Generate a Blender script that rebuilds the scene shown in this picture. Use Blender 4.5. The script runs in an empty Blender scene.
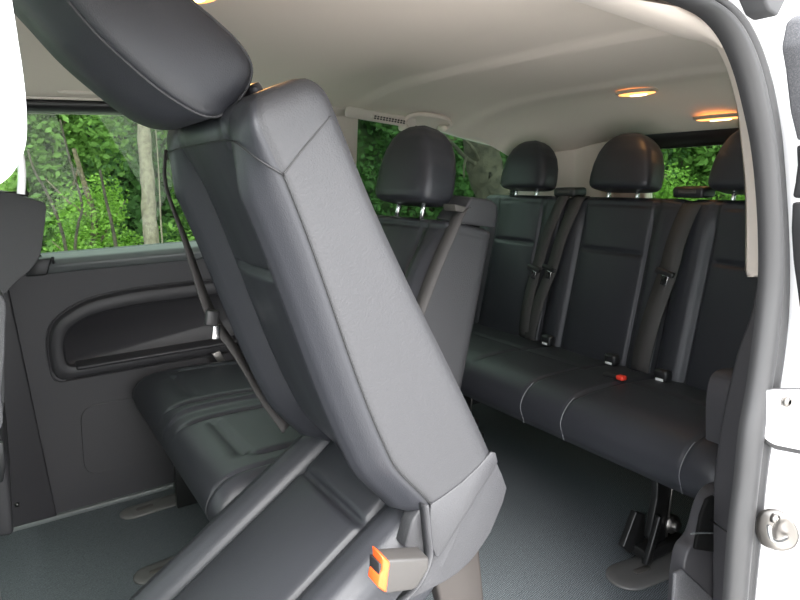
import bpy, bmesh, math, random
from mathutils import Vector, Matrix, noise
random.seed(7)
S = bpy.context.scene
COL = S.collection
PI = math.pi

# ------------------------------------------------------------------ camera frame
FPX, H = 641.5, 1.1
yaw, pit, rol = (math.radians(a) for a in (31.6, -11.44, -1.83))
FW = Vector((math.sin(yaw)*math.cos(pit), math.cos(yaw)*math.cos(pit), math.sin(pit)))
r0 = Vector((math.cos(yaw), -math.sin(yaw), 0)); u0 = r0.cross(FW)
RT = r0*math.cos(rol)+u0*math.sin(rol); UP = -r0*math.sin(rol)+u0*math.cos(rol)
CAM = Vector((0, 0, H))
def at(px, py, ax, v):                 # the point of a world plane (axis = value) that was measured at a pixel
    d = FW+RT*((px-400)/FPX)-UP*((py-300)/FPX)
    return CAM+d*((v-CAM[ax])/d[ax])
def atY(pts, y): return [at(a, b, 1, y) for a, b in pts]

# ------------------------------------------------------------------ materials
def mat(name, col, rough=.5, metal=0, spec=.5, bump=None, var=None, emis=None, sheen=0):
    m = bpy.data.materials.new(name); m.use_nodes = True
    nt = m.node_tree; b = nt.nodes['Principled BSDF']
    b.inputs['Base Color'].default_value = (*col, 1)
    b.inputs['Roughness'].default_value = rough; b.inputs['Metallic'].default_value = metal
    b.inputs['Specular IOR Level'].default_value = spec
    if sheen:
        b.inputs['Sheen Weight'].default_value = sheen; b.inputs['Sheen Roughness'].default_value = .4
    tc = nt.nodes.new('ShaderNodeTexCoord')
    if bump:
        kind, scale, strength, dist = bump
        if kind == 'voronoi':
            t = nt.nodes.new('ShaderNodeTexVoronoi'); t.feature = 'F1'; out = t.outputs['Distance']
        else:
            t = nt.nodes.new('ShaderNodeTexNoise'); t.inputs['Detail'].default_value = 3; out = t.outputs['Fac']
        t.inputs['Scale'].default_value = scale
        nt.links.new(tc.outputs['Object'], t.inputs['Vector'])
        bp = nt.nodes.new('ShaderNodeBump'); bp.inputs['Strength'].default_value = strength; bp.inputs['Distance'].default_value = dist
        nt.links.new(out, bp.inputs['Height']); nt.links.new(bp.outputs['Normal'], b.inputs['Normal'])
    if var:
        scale, c2, lo, hi = var
        t = nt.nodes.new('ShaderNodeTexNoise'); t.inputs['Scale'].default_value = scale; t.inputs['Detail'].default_value = 5
        nt.links.new(tc.outputs['Object'], t.inputs['Vector'])
        r = nt.nodes.new('ShaderNodeValToRGB'); r.color_ramp.elements[0].position = lo; r.color_ramp.elements[1].position = hi
        r.color_ramp.elements[0].color = (*col, 1); r.color_ramp.elements[1].color = (*c2, 1)
        nt.links.new(t.outputs['Fac'], r.inputs['Fac']); nt.links.new(r.outputs['Color'], b.inputs['Base Color'])
    if emis:
        b.inputs['Emission Color'].default_value = (*emis[0], 1); b.inputs['Emission Strength'].default_value = emis[1]
    return m

def glass(name, tint, gloss=.06):
    m = bpy.data.materials.new(name); m.use_nodes = True; nt = m.node_tree; nt.nodes.clear()
    o = nt.nodes.new('ShaderNodeOutputMaterial'); mx = nt.nodes.new('ShaderNodeMixShader')
    tr = nt.nodes.new('ShaderNodeBsdfTransparent'); gl = nt.nodes.new('ShaderNodeBsdfGlossy')
    tr.inputs['Color'].default_value = (*tint, 1); gl.inputs['Roughness'].default_value = .01
    mx.inputs['Fac'].default_value = gloss
    nt.links.new(tr.outputs[0], mx.inputs[1]); nt.links.new(gl.outputs[0], mx.inputs[2]); nt.links.new(mx.outputs[0], o.inputs[0])
    return m

M = dict(
    leather=mat('black_leather', (.026, .027, .032), .42, bump=('voronoi', 520, .22, .0008), spec=.42),
    side=mat('grey_black_vinyl', (.033, .033, .036), .52, bump=('noise', 420, .6, .0012), spec=.5),
    piping=mat('grey_stitching', (.17, .17, .18), .6),
    webbing=mat('belt_webbing', (.042, .039, .038), .75, bump=('noise', 500, .3, .0008)),
    blackplastic=mat('black_plastic', (.016, .016, .017), .42, bump=('noise', 300, .15, .0006)),
    panel=mat('charcoal_trim_plastic', (.028, .027, .030), .5, bump=('noise', 260, .25, .0007)),
    sill=mat('grey_sill_plastic', (.11, .12, .12), .4),
    headliner=mat('beige_headliner_fabric', (.72, .635, .57), .95, spec=.1, bump=('noise', 400, .25, .0008)),
    headtrim=mat('beige_trim_plastic', (.70, .63, .57), .55),
    white=mat('white_body_paint', (.83, .83, .84), .25),
    rubber=mat('grey_black_rubber', (.030, .030, .031), .5),
    rubber2=mat('matt_rubber', (.045, .045, .047), .7),
    chrome=mat('polished_steel', (.75, .75, .76), .18, metal=1),
    steel=mat('brushed_steel', (.27, .255, .24), .38, metal=1),
    darkmetal=mat('dark_metal', (.05, .05, .05), .35, metal=.8),
    plate=mat('worn_grey_plate', (.10, .098, .095), .5, bump=('noise', 60, .2, .001)),
    basebrown=mat('brown_grey_painted_steel', (.045, .039, .036), .42, metal=.4),
    bulb=mat('warm_bulb', (1, .8, .5), .3, emis=((1, .62, .28), 4)),
    recess_shade=mat('recess_shade_black', (.004, .004, .004), .8, spec=.1),  # near-black colour standing for shade inside the strap hole
    orange=mat('orange_red_plastic', (.85, .10, .02), .35),
    red=mat('red_plastic', (.75, .05, .03), .35),
    bucklegrey=mat('warm_grey_plastic', (.042, .039, .037), .38),
    speck=mat('speckled_grey_plastic', (.05, .05, .055), .7, var=(900, (.12, .12, .125), .45, .7)),
    carpet=None, lens=mat('warm_lamp_lens', (1, .7, .35), .3, emis=((1, .36, .085), 1.1)),
    lamptrim=mat('lamp_bezel', (.45, .36, .28), .4),
    slot=mat('vent_slot_dark', (.06, .055, .05), .7),
    bark=mat('pale_grey_bark', (.20, .17, .13), .9, var=(30, (.10, .08, .06), .4, .7), bump=('noise', 40, .6, .01)),
    bark3=mat('grey_brown_bark', (.06, .048, .034), .9, var=(14, (.026, .021, .015), .4, .65), bump=('noise', 30, .7, .02)),
    bark2=mat('brown_bark', (.16, .125, .08), .9, var=(12, (.07, .055, .035), .4, .62), bump=('noise', 25, .8, .02)),
    gravel=mat('pale_gravel', (.58, .56, .53), .9, var=(40, (.42, .41, .39), .4, .6), bump=('noise', 60, .6, .02)),
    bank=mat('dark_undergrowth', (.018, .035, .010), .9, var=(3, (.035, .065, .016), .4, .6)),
    tint=glass('tinted_window_glass', (.50, .56, .51), .016),
    tint2=glass('dark_tinted_window_glass', (.38, .45, .40), .016),
)
def leafmat(name, c1, c2):
    m = mat(name, c1, .55, spec=.3, var=(1.6, c2, .35, .65)); nt = m.node_tree
    b = nt.nodes['Principled BSDF']; o = nt.nodes['Material Output']
    tl = nt.nodes.new('ShaderNodeBsdfTranslucent'); mx = nt.nodes.new('ShaderNodeMixShader'); mx.inputs[0].default_value = .4
    ramp = [n for n in nt.nodes if n.bl_idname == 'ShaderNodeValToRGB'][0]
    nt.links.new(ramp.outputs['Color'], tl.inputs['Color'])
    nt.links.new(b.outputs[0], mx.inputs[1]); nt.links.new(tl.outputs[0], mx.inputs[2]); nt.links.new(mx.outputs[0], o.inputs[0])
    return m
M['leafA'] = leafmat('fresh_leaves', (.085, .18, .035), (.20, .35, .08))
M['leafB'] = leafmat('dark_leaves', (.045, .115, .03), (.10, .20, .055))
M['leafC'] = leafmat('bright_leaves', (.13, .28, .03), (.26, .44, .08))

def carpet():
    m = mat('ribbed_grey_carpet', (.045, .05, .054), .95, spec=.1); nt = m.node_tree; b = nt.nodes['Principled BSDF']
    tc = nt.nodes.new('ShaderNodeTexCoord')
    mp = nt.nodes.new('ShaderNodeMapping'); mp.inputs['Rotation'].default_value = (0, 0, math.radians(78))
    w = nt.nodes.new('ShaderNodeTexWave'); w.inputs['Scale'].default_value = 64; w.inputs['Distortion'].default_value = 5
    w.inputs['Detail'].default_value = 2; w.inputs['Detail Scale'].default_value = 1.2
    n = nt.nodes.new('ShaderNodeTexNoise'); n.inputs['Scale'].default_value = 330
    nt.links.new(tc.outputs['Object'], mp.inputs['Vector']); nt.links.new(mp.outputs[0], w.inputs['Vector']); nt.links.new(tc.outputs['Object'], n.inputs['Vector'])
    mm = nt.nodes.new('ShaderNodeMath'); mm.operation = 'MULTIPLY'
    nt.links.new(w.outputs['Fac'], mm.inputs[0]); nt.links.new(n.outputs['Fac'], mm.inputs[1])
    r = nt.nodes.new('ShaderNodeValToRGB'); r.color_ramp.elements[0].position = .12; r.color_ramp.elements[1].position = .52
    r.color_ramp.elements[0].color = (.062, .070, .076, 1); r.color_ramp.elements[1].color = (.165, .185, .20, 1)
    nt.links.new(mm.outputs[0], r.inputs['Fac']); nt.links.new(r.outputs['Color'], b.inputs['Base Color'])
    bp = nt.nodes.new('ShaderNodeBump'); bp.inputs['Strength'].default_value = .3; bp.inputs['Distance'].default_value = .0015
    nt.links.new(mm.outputs[0], bp.inputs['Height']); nt.links.new(bp.outputs['Normal'], b.inputs['Normal'])
    return m
M['carpet'] = carpet()

# ------------------------------------------------------------------ object helpers
ORG = {}
def thing(name, label, cat, loc, group=None):
    o = bpy.data.objects.new(name, None); COL.objects.link(o); o.location = loc; o.empty_display_size = .05
    o['label'] = label; o['category'] = cat
    if group: o['group'] = group
    ORG[o.name] = Vector(loc); return o
def tag(o, label, cat, group=None):
    o['label'] = label; o['category'] = cat
    if group: o['group'] = group
    return o
def struct(o): o['kind'] = 'structure'; return o
def mesh(name, V, F, mats, parent=None, smooth=True, idx=None, label=None, origin=None):
    """link one mesh object; vertices are given in world space"""
    if parent: org = ORG[parent.name]
    elif origin is not None: org = Vector(origin)
    else:
        mn = Vector([min(v[i] for v in V) for i in range(3)]); mx = Vector([max(v[i] for v in V) for i in range(3)])
        org = (mn+mx)/2; org.z = mn.z
    me = bpy.data.meshes.new(name); me.from_pydata([tuple(Vector(v)-org) for v in V], [], F)
    for m in (mats if isinstance(mats, (list, tuple)) else [mats]): me.materials.append(m)
    bm = bmesh.new(); bm.from_mesh(me); bmesh.ops.recalc_face_normals(bm, faces=bm.faces); bm.to_mesh(me); bm.free()
    me.polygons.foreach_set('use_smooth', [smooth]*len(me.polygons))
    if idx: me.polygons.foreach_set('material_index', idx)
    o = bpy.data.objects.new(name, me); COL.objects.link(o)
    if parent: o.parent = parent
    else: o.location = org
    ORG[o.name] = org
    if label: o['label'] = label
    return o
class MB:
    def __init__(s): s.V = []; s.F = []; s.I = []
    def add(s, V, F, i=0):
        n = len(s.V); s.V += [Vector(v) for v in V]; s.F += [tuple(a+n for a in f) for f in F]; s.I += [i]*len(F); return s
    def out(s, name, mats, parent=None, smooth=True, label=None): return mesh(name, s.V, s.F, mats, parent, smooth, s.I, label)
def loft(rings, cap=True, closed=True):
    n = len(rings[0]); V = [p for r in rings for p in r]; F = []
    for i in range(len(rings)-1):
        for j in range(n if closed else n-1):
            k = (j+1) % n; F.append((i*n+j, i*n+k, (i+1)*n+k, (i+1)*n+j))
    if cap and closed:
        for base in (0, (len(rings)-1)*n):
            c = sum((Vector(V[base+j]) for j in range(n)), Vector())/n; V.append(c); q = len(V)-1
            F += [(base+j, base+(j+1) % n, q) for j in range(n)]
    return V, F
def tube(path, r, n=10, closed=False):
    P = [Vector(p) for p in path]; rings = []; L = len(P); up = None
    for i, p in enumerate(P):
        if closed: t = P[(i+1) % L]-P[i-1]
        else: t = P[min(i+1, L-1)]-P[max(i-1, 0)]
        t.normalize()
        if up is None: up = t.orthogonal().normalized()
        up = (up-t*up.dot(t)).normalized(); b = t.cross(up)
        rr = r[i] if isinstance(r, (list, tuple)) else r
        rings.append([p+up*math.cos(2*PI*k/n)*rr+b*math.sin(2*PI*k/n)*rr for k in range(n)])
    if closed: rings.append(rings[0]); return loft(rings, cap=False)
    return loft(rings)
def spline(pts, n, closed=False):
    P = [Vector(p) for p in pts]; L = len(P); out = []; m = L if closed else L-1
    for s in range(n):
        u = s/(n if closed else n-1)*m; i = min(int(u), m-1); f = u-i
        g = (lambda k: P[k % L]) if closed else (lambda k: P[max(0, min(L-1, k))])
        a, b, c, d = g(i-1), g(i), g(i+1), g(i+2)
        out.append(.5*((2*b)+(c-a)*f+(2*a-5*b+4*c-d)*f*f+(3*b-a-3*c+d)*f**3))
    return out
def strap(path, side, w, th=.0025, n=24):
    """flat webbing along a path; side = lateral direction"""
    P = spline(path, n); rings = []
    sd = [Vector(s) for s in side] if isinstance(side, list) else None
    for i, p in enumerate(P):
        t = (P[min(i+1, n-1)]-P[max(i-1, 0)]).normalized()
        if sd:
            u = i/(n-1)*(len(sd)-1); k = min(int(u), len(sd)-2); s = sd[k].lerp(sd[k+1], u-k)
        else: s = Vector(side)
        s = (s-t*s.dot(t)).normalized(); nn = t.cross(s)
        rings.append([p+s*a*w/2+nn*b*th/2 for a, b in ((-1, -1), (1, -1), (1, 1), (-1, 1))])
    return loft(rings)
def bm_out(bm):
    V = [v.co.copy() for v in bm.verts]; bm.verts.index_update(); F = [tuple(v.index for v in f.verts) for f in bm.faces]; bm.free(); return V, F
def prism(poly, vec, bev=0, seg=2):
    """polygon of 3D points extruded along vec, edges bevelled"""
    bm = bmesh.new(); vs = [bm.verts.new(p) for p in poly]; f = bm.faces.new(vs)
    r = bmesh.ops.extrude_face_region(bm, geom=[f]); nv = [g for g in r['geom'] if isinstance(g, bmesh.types.BMVert)]
    bmesh.ops.translate(bm, vec=Vector(vec), verts=nv); bmesh.ops.recalc_face_normals(bm, faces=bm.faces)
    if bev: bmesh.ops.bevel(bm, geom=bm.edges[:], offset=bev, segments=seg, profile=.5, affect='EDGES', clamp_overlap=True)
    return bm_out(bm)
def rbox(c, size, bev=.004, rot=None, seg=2):
    bm = bmesh.new(); bmesh.ops.create_cube(bm, size=1)
    bmesh.ops.scale(bm, vec=Vector(size), verts=bm.verts)
    if bev: bmesh.ops.bevel(bm, geom=bm.edges[:], offset=bev, segments=seg, profile=.5, affect='EDGES', clamp_overlap=True)
    if rot: bmesh.ops.transform(bm, matrix=rot.to_4x4(), verts=bm.verts)
    bmesh.ops.translate(bm, vec=Vector(c), verts=bm.verts); return bm_out(bm)
def cyl(p0, p1, r, n=20, r2=None): return tube([p0, p1], [r, r if r2 is None else r2], n)
def gauss(x, w): return math.exp(-(x/w)**2)
def sstep(a, b, x): x = max(0, min(1, (x-a)/(b-a))); return x*x*(3-2*x)
def rounded(poly, r, n=5):
    """round the corners of a 2D polygon"""
    out = []; L = len(poly)
    for i in range(L):
        p = Vector(poly[i]).to_2d(); a = Vector(poly[i-1]).to_2d(); b = Vector(poly[(i+1) % L]).to_2d()
        rr = r[i] if isinstance(r, (list, tuple)) else r
        d = min(rr, (a-p).length*.49, (b-p).length*.49)
        q0 = p+(a-p).normalized()*d; q1 = p+(b-p).normalized()*d
        for k in range(n+1):
            t = k/n; out.append((1-t)**2*q0+2*t*(1-t)*p+t*t*q1)
    return out
def frame(bx, bz, lean):
    a = math.radians(lean); d = (math.sin(a), math.cos(a)); m = (math.cos(a), -math.sin(a))
    return lambda y, s, t: Vector((bx+s*d[0]+t*m[0], y, bz+s*d[1]+t*m[1]))

# ------------------------------------------------------------------ seat parts
def backrest(parent, fr, y0, y1, smax, tf, tb, crease, label=None, name='backrest', bulge=.04, smin=0, topr=.05, seamtop=.055, nr=120, groove=1, yin=.75):
    """padded seat back: bolsters, centre panel with a cross crease, flat sides with a seam, rounded top.
    tf / tb give the depth of the side seam and of the rear face along the height"""
    rings = []; W = y1-y0; yc = (y0+y1)/2; bl = min(.105, W*.24)
    mi = None
    for i in range(nr):
        s = smin+(smax-smin)*(i/(nr-1)); f = tf(s); b = tb(s)
        top = sstep(smax, smax-.12, s); bg = bulge*top*sstep(smin, smin+.05, s)
        cz = gauss(s-crease, .007)*.013 + gauss(s-(smax-seamtop), .0045)*.004*groove
        side = gauss(s-(smax-seamtop), .0045)*.003*groove
        half = [(0, b-.02), (0, b-.035), (0, f+.03), (0, f+.012), (.0005, f+.004), (.004, f), (.004, f-.004), (.006, f-.009),
                (.016, f-.3*bg-.010), (.034, f-.75*bg-.012), (.055, f-bg-.012), (.074, f-.72*bg-.012),
                (.088, f-.32*bg-.009), (bl, f-.012+.014*top), (bl+.008, f-.014+.007*top), (bl+.03, f-.012+cz*.8), (bl+.06, f-.016+cz), (W*.42, f-.018+cz), (W/2, f-.018+cz)]
        half = [(max(y, side if k < 5 else 0), t+(side if 5 < k else 0)) for k, (y, t) in enumerate(half)]
        # finer sampling of each half profile
        fine = []
        for k in range(len(half)-1):
            n = 3 if k > 7 else 1
            for q in range(n):
                u = q/n; a, c = half[k], half[k+1]; fine.append((a[0]+(c[0]-a[0])*u, a[1]+(c[1]-a[1])*u))
        fine.append(half[-1])
        near = [(y0+y, t) for y, t in fine]; far = [(y1-y, t) for y, t in reversed(fine[:-1])]
        back = [(y1-.006, b-.006), (y1-.02, b), (yc, b), (y0+.02, b), (y0+.006, b-.006)]
        ring = near+far+back
        for end, r in ((smax, topr), (smin, .018)):
            dl = abs(end-s)
            if dl < r:
                ins = r-math.sqrt(max(0, r*r-(r-dl)**2)); tc = (f+b)/2; hw = W/2; ht = (b-f)/2+.01
                ring = [(yc+(y-yc)*(1-min(.9, ins*yin/hw)), tc+(t-tc)*(1-min(.93, ins/ht*.9))) for y, t in ring]
        rings.append([fr(y, s, t) for y, t in ring])
        if mi is None:
            n0 = len(near); L = len(ring)
            mi = [1 if (j < 5 or j >= L-10) else 0 for j in range(L)]
            mi = [1 if j < 5 or j >= (len(near)+len(far)-6) else 0 for j in range(L)]
    V, F = loft(rings); L = len(rings[0])
    idx = []
    for f in F:
        idx.append(mi[f[0] % L] if len(f) == 4 else 0)
    return mesh(name, V, F, [M['leather'], M['side']], parent, True, idx, label)

def headrest(parent, fr, yc, s0, h, t0, th=.11, wb=.125, wt=.075, lean=0., name='headrest', posts=True, pipe=True, gap=.035):
    """rounded head restraint, wide at the bottom, with seam piping and two steel posts"""
    rings = []; nr = 44; na = 48; pn = []; pf = []
    US = (0, .02, .06, .12, .25, .45, .65, .80, .90, .96, 1.)
    WS = (.78, .90, .97, 1., 1., .95, .84, .68, .50, .32, .06)
    TS = (.66, .84, .95, 1., 1., 1., .95, .84, .66, .45, .06)
    def ip(T, u):
        for k in range(len(US)-1):
            if u <= US[k+1]: return T[k]+(T[k+1]-T[k])*(u-US[k])/(US[k+1]-US[k])
        return T[-1]
    for i in range(nr):
        u = i/(nr-1); u = u*u*(3-2*u)*.5+u*.5; s = s0+h*u
        w = wb*ip(WS, u); kt = ip(TS, u); tc = t0+lean*(u*h); ring = []
        for j in range(na):
            a = 2*PI*j/na; c, sn = math.cos(a), math.sin(a); p = 2/4.6
            y = w*math.copysign(abs(c)**p, c); t = th/2*kt*math.copysign(abs(sn)**p, sn)
            t *= (1-.14*(abs(y)/wb)**2) if t < 0 else 1
            ring.append(fr(yc+y, s, tc+t))
        rings.append(ring)
    V, F = loft(rings); o = mesh(name, V, F, [M['leather']], parent)
    if posts:
        for sg in (-1, 1):
            mesh('headrest_post', *cyl(fr(yc+sg*.06, s0-gap-.02, t0+.005), fr(yc+sg*.06, s0+.03, t0+.005), .0062, 14), [M['chrome']], o, label='steel headrest post')
    return o

# ------------------------------------------------------------------ VAN SHELL
YW = 2.28
def ceil_z(x, y):
    if x < 1.0: z = 1.392
    elif x < 1.75: z = 1.392-.050*((x-1.0)/.75)
    else: z = 1.342-.135*sstep(1.72, 2.16, x)
    c = 1.19-.06*(y-1.4)                                   # transverse step of the headliner
    z -= .013*sstep(c-.014, c+.014, x)
    z -= .010*sstep(1.60, 1.66, x)-.004
    e = (y-1.38)/.80; z -= (.062+.05*sstep(1.1, 2.0, x))*abs(e)**4
    if y < .75: z -= .035*((.75-y)/.2)**2
    return z
xs = [-.9+3.07*i/150 for i in range(151)]; ys = [.56+1.63*j/70 for j in range(71)]
V = [(x, y, ceil_z(x, y)) for x in xs for y in ys]; n = len(ys)
F = [(i*n+j, i*n+j+1, (i+1)*n+j+1, (i+1)*n+j) for i in range(len(xs)-1) for j in range(n-1)]
nv = len(V); V += [(x, y, z+.03) for x, y, z in V]; F += [tuple(a+nv for a in reversed(f)) for f in F]
struct(mesh('ceiling', V, F, [M['headliner']]))
struct(mesh('floor', *rbox((.65, 1.40, -.02), (3.1, 1.84, .04), .004), [M['carpet']]))
# white roof skin above the headliner
struct(mesh('trim_1', *rbox((.65, 1.38, 1.455), (3.2, 1.80, .03), .01), [M['white']]))

# --- far wall (right side of the van) with the armrest pocket and the hatch line
def flat(p2, y): return [Vector((x, y, z)) for x, z in p2]
def resample(pts, n):
    P = [Vector(p) for p in pts]; P.append(P[0]); L = [0]
    for p, q in zip(P, P[1:]): L.append(L[-1]+(q-p).length)
    out = []; k = 0
    for i in range(n):
        d = L[-1]*i/n
        while L[k+1] < d: k += 1
        out.append(P[k].lerp(P[k+1], (d-L[k])/max(1e-9, L[k+1]-L[k])))
    return out
NA = 200
A_ = resample(rounded([(.078, .458), (.070, .585), (.088, .66), (.18, .722), (.33, .742), (1.42, .745), (1.42, .458)], [.035, .05, .06, .08, .1, .05, .05], 8), NA)
B_ = resample(rounded([(.126, .510), (.124, .590), (.150, .640), (.22, .668), (.36, .680), (1.34, .682), (1.34, .510)], [.022, .04, .04, .06, .1, .03, .03], 8), NA)
R_ = resample([(-.95, -.02), (-.95, .45), (-.95, .852), (.4, .852), (2.15, .852), (2.15, .4), (2.15, -.02)], NA)
def arm_loop(k, y, grow=0):
    pts = [a.lerp(b, k) for a, b in zip(A_, B_)]; out = []
    for i, p in enumerate(pts):
        t = (pts[(i+1) % NA]-pts[i-1]).normalized(); nrm = Vector((-t.y, t.x)); p = p+nrm*grow; out.append(Vector((p.x, y, p.y)))
    return out
# nearest start so that the outlines do not twist against the rectangle
ang = lambda p, c: math.atan2(p.y-c[1], p.x-c[0])
def by_angle(i, a): return a
rect_loop = []
cx_, cz_ = .74, .60
for p in A_:
    dx, dz = p.x-cx_, p.y-cz_
    if abs(p.x-cx_) > .62: k = min(((2.15-cx_) if dx > 0 else (cx_+.95))/max(1e-6, abs(dx)), ((.852-cz_) if dz > 0 else (cz_+.02))/max(1e-6, abs(dz)))
    else: k = ((.852-cz_) if dz > 0 else (cz_+.02))/max(1e-6, abs(dz))
    rect_loop.append(Vector((cx_+dx*k, YW, cz_+dz*k)))
rect_loop = [Vector((max(-.95, min(2.15, p.x)), YW, max(-.02, min(.852, p.z)))) for p in rect_loop]
wl = MB()
wl.add(*rbox((.60, YW+.06, .416), (3.10, .02, .872), 0))
# flat skin around the moulding
for (x0, x1, z0, z1) in ((-.95, .05, -.02, .852), (1.43, 2.15, -.02, .852), (.05, 1.43, -.02, .452), (.05, 1.43, .748, .852)):
    wl.add([(x0, YW, z0), (x1, YW, z0), (x1, YW, z1), (x0, YW, z1)], [(0, 1, 2, 3)])
corner = arm_loop(0, YW, .0)
box = []
for p in corner:
    q = Vector((.05 if p.x < .19 and p.z < .70 else p.x, YW, p.z))
    dl = (p.x-.05, 1.43-p.x, p.z-.452, .748-p.z); m_ = min(dl)
    if p.x < .35 and p.z > .60:            # project the rounded corner along the diagonal
        dx, dz = p.x-.36, p.z-.60; k = min(.31/max(1e-6, -dx) if dx < 0 else 9, .148/max(1e-6, dz)); q = Vector((.36+dx*k, YW, .60+dz*k))
    elif m_ == dl[0]: q = Vector((.05, YW, p.z))
    elif m_ == dl[1]: q = Vector((1.43, YW, p.z))
    elif m_ == dl[2]: q = Vector((p.x, YW, .452))
    else: q = Vector((p.x, YW, .748))
    box.append(q)
wl.add(*loft([box, corner], cap=False))
for tri in (((.05, .45), (.13, .45), (.05, .53)), ((1.43, .45), (1.43, .53), (1.35, .45)), ((1.43, .75), (1.35, .75), (1.43, .67))): wl.add([(x, YW+.0012, z) for x, z in tri], [(0, 1, 2)])
wall = struct(wl.out('wall_right', [M['panel']], smooth=False))
lp = [arm_loop(0, YW, .001), arm_loop(0, YW-.004), arm_loop(.05, YW-.002), arm_loop(.08, YW+.012), arm_loop(.14, YW+.012), arm_loop(.19, YW-.006), arm_loop(.28, YW-.010),
      arm_loop(.86, YW-.012), arm_loop(.95, YW-.008), arm_loop(1.0, YW+.004), arm_loop(1.04, YW+.008)]
V, F = loft(lp, cap=False); c = sum(lp[-1], Vector())/NA; V.append(c); q = len(V)-1; b0 = (len(lp)-1)*NA
F += [(b0+j, b0+(j+1) % NA, q) for j in range(NA)]
mesh('armrest_moulding', V, F, [M['panel']], wall)
# ledge along the bottom of the pocket
mesh('armrest_ledge', *prism([Vector((.150, YW+.02, .500)), Vector((.150, YW-.030, .496)), Vector((.150, YW-.034, .508)), Vector((.150, YW+.02, .524))], (1.16, 0, 0), .005), [M['panel']], wall)
hx = rounded([(.133, .122), (.146, .361), (.80, .361), (.80, .122)], .05)
mesh('hatch_panel', *prism([Vector((p.x, YW+.01, p.y)) for p in hx], (0, -.0118, 0), .0012), [M['panel']], wall, smooth=False)
mesh('hatch_gap', *tube([Vector((p.x, YW-.0002, p.y)) for p in hx], .0016, 6, True), [M['blackplastic']], wall)
struct(mesh('baseboard_right', *rbox((.66, YW-.006, .006), (1.6, .02, .018), .004), [M['sill']]))
# sill strip under the window
sl = prism([Vector((.085, YW+.05, .880)), Vector((.085, YW-.012, .862)), Vector((.085, YW-.028, .842)), Vector((.085, YW-.020, .818)), Vector((.085, YW+.05, .810))], (1.0, 0, 0), .006)
sill = mesh('sill_strip', *sl, [M['sill']], wall, label='grey window sill strip')
mesh('sill_corner', *prism([Vector(p) for p in ((.045, YW-.025, .815), (.105, YW-.030, .815), (.125, YW-.030, .868), (.085, YW-.026, .868), (.065, YW-.02, .880))], (0, .05, 0), .006), [M['blackplastic']], wall)
pin = at(53, 262, 1, YW-.02)
mesh('lock_pin', *tube([pin+Vector((0, 0, -.02)), pin+Vector((0, 0, .005)), pin+Vector((0, 0, .014)), pin+Vector((0, 0, .017))], [.004, .004, .006, .003], 12), [M['blackplastic']], wall)
# B pillar trim of the far side, its seam and screw
bp = prism([Vector(p) for p in ((-.95, YW+.02, -.01), (.035, YW+.02, .0), (-.005, YW+.02, .84), (-.03, YW+.02, 1.33), (-.20, YW+.02, 1.33), (-.24, YW+.02, .84), (-.95, YW+.02, .84))], (0, -.034, 0), .006)
bpo = struct(mesh('trim_2', *bp, [M['panel']]))
sc = at(17, 505, 1, YW-.016)
mesh('screw', *cyl(sc+Vector((0, .004, 0)), sc+Vector((0, -.004, 0)), .009, 16, .006), [M['darkmetal']], bpo)
# window surrounds
def window(nm, ring, y, inset, fm, gm, vec=(0, .03, 0), tx=None):
    outer = ring; o = Vector(vec)
    n = len(ring); c = sum(ring, Vector())/n
    inn = [p+(c-p).normalized()*inset for p in ring]
    rings = [[p+o*a for p in L] for L, a in ((outer, 0), (outer, 1), (inn, 1), (inn, 0), (outer, 0))]
    V, F = loft(rings, cap=False); w = struct(mesh(nm, V, F, [fm]))
    g = [p+o*.55 for p in inn]; g2 = [p+o*.70 for p in inn]
    mesh('pane', *loft([g, g2]), [gm], w, smooth=False, label='tinted window pane')
    return w
def rect(x0, x1, z0, z1, y, r=.05, dy=0):
    return [Vector((p.x, y-dy*(p.y-z0)/(z1-z0), p.y)) for p in rounded([(x0, z0), (x1, z0), (x1, z1), (x0, z1)], r)]
window('window_1', rect(.068, 1.10, .855, 1.318, YW+.02, .05, .08), YW, .016, M['blackplastic'], M['tint'])
q2 = [Vector((p.x, YW+.02-.09*(p.y-.855)/.46-.04*sstep(1.5, 2.1, p.x), p.y)) for p in rounded([(1.17, .86), (2.03, .86), (2.00, 1.195), (1.75, 1.262), (1.17, 1.318)], .05)]
window('window_2', q2, YW, .014, M['blackplastic'], M['tint2'])
window('window_3', rect(-.92, -.20, .855, 1.318, YW+.02, .05, .08), YW, .016, M['blackplastic'], M['tint'])
# header strip over the windows and the pillar between them
hd = MB()
hr = []
for i in range(60):
    x = -.9+2.97*i/59; e = sstep(1.30, 2.0, x)
    y = YW-.07-.03*e
    z0 = 1.302-.125*sstep(1.25, 2.05, x)*(1 if x < 3 else 1)
    hr.append([Vector((x, y+.045, z0-.004)), Vector((x, y-.012, z0)), Vector((x, y-.03, z0+.022)), Vector((x, y-.05, ceil_z(x, y-.05)+.004)), Vector((x, y+.045, z0+.09))])
dk = hr[:34]; bg = hr[33:]
struct(mesh('trim_3', *loft(hr), [M['headtrim']]))
sh = []
for i in range(30):
    x = -.2+1.25*i/29; y = YW-.088
    sh.append([Vector((x, y+.03, 1.296)), Vector((x, y-.008, 1.300)), Vector((x, y-.022, 1.312)), Vector((x, y-.030, 1.330)), Vector((x, y+.03, 1.330))])
struct(mesh('trim_4', *loft(sh), [M['blackplastic']]))
struct(mesh('trim_5', *prism([Vector(p) for p in ((1.06, YW-.0, .84), (1.20, YW-.0, .84), (1.20, YW-.085, 1.34), (1.06, YW-.085, 1.34))], (0, .06, 0), .01), [M['headtrim']]))

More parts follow.
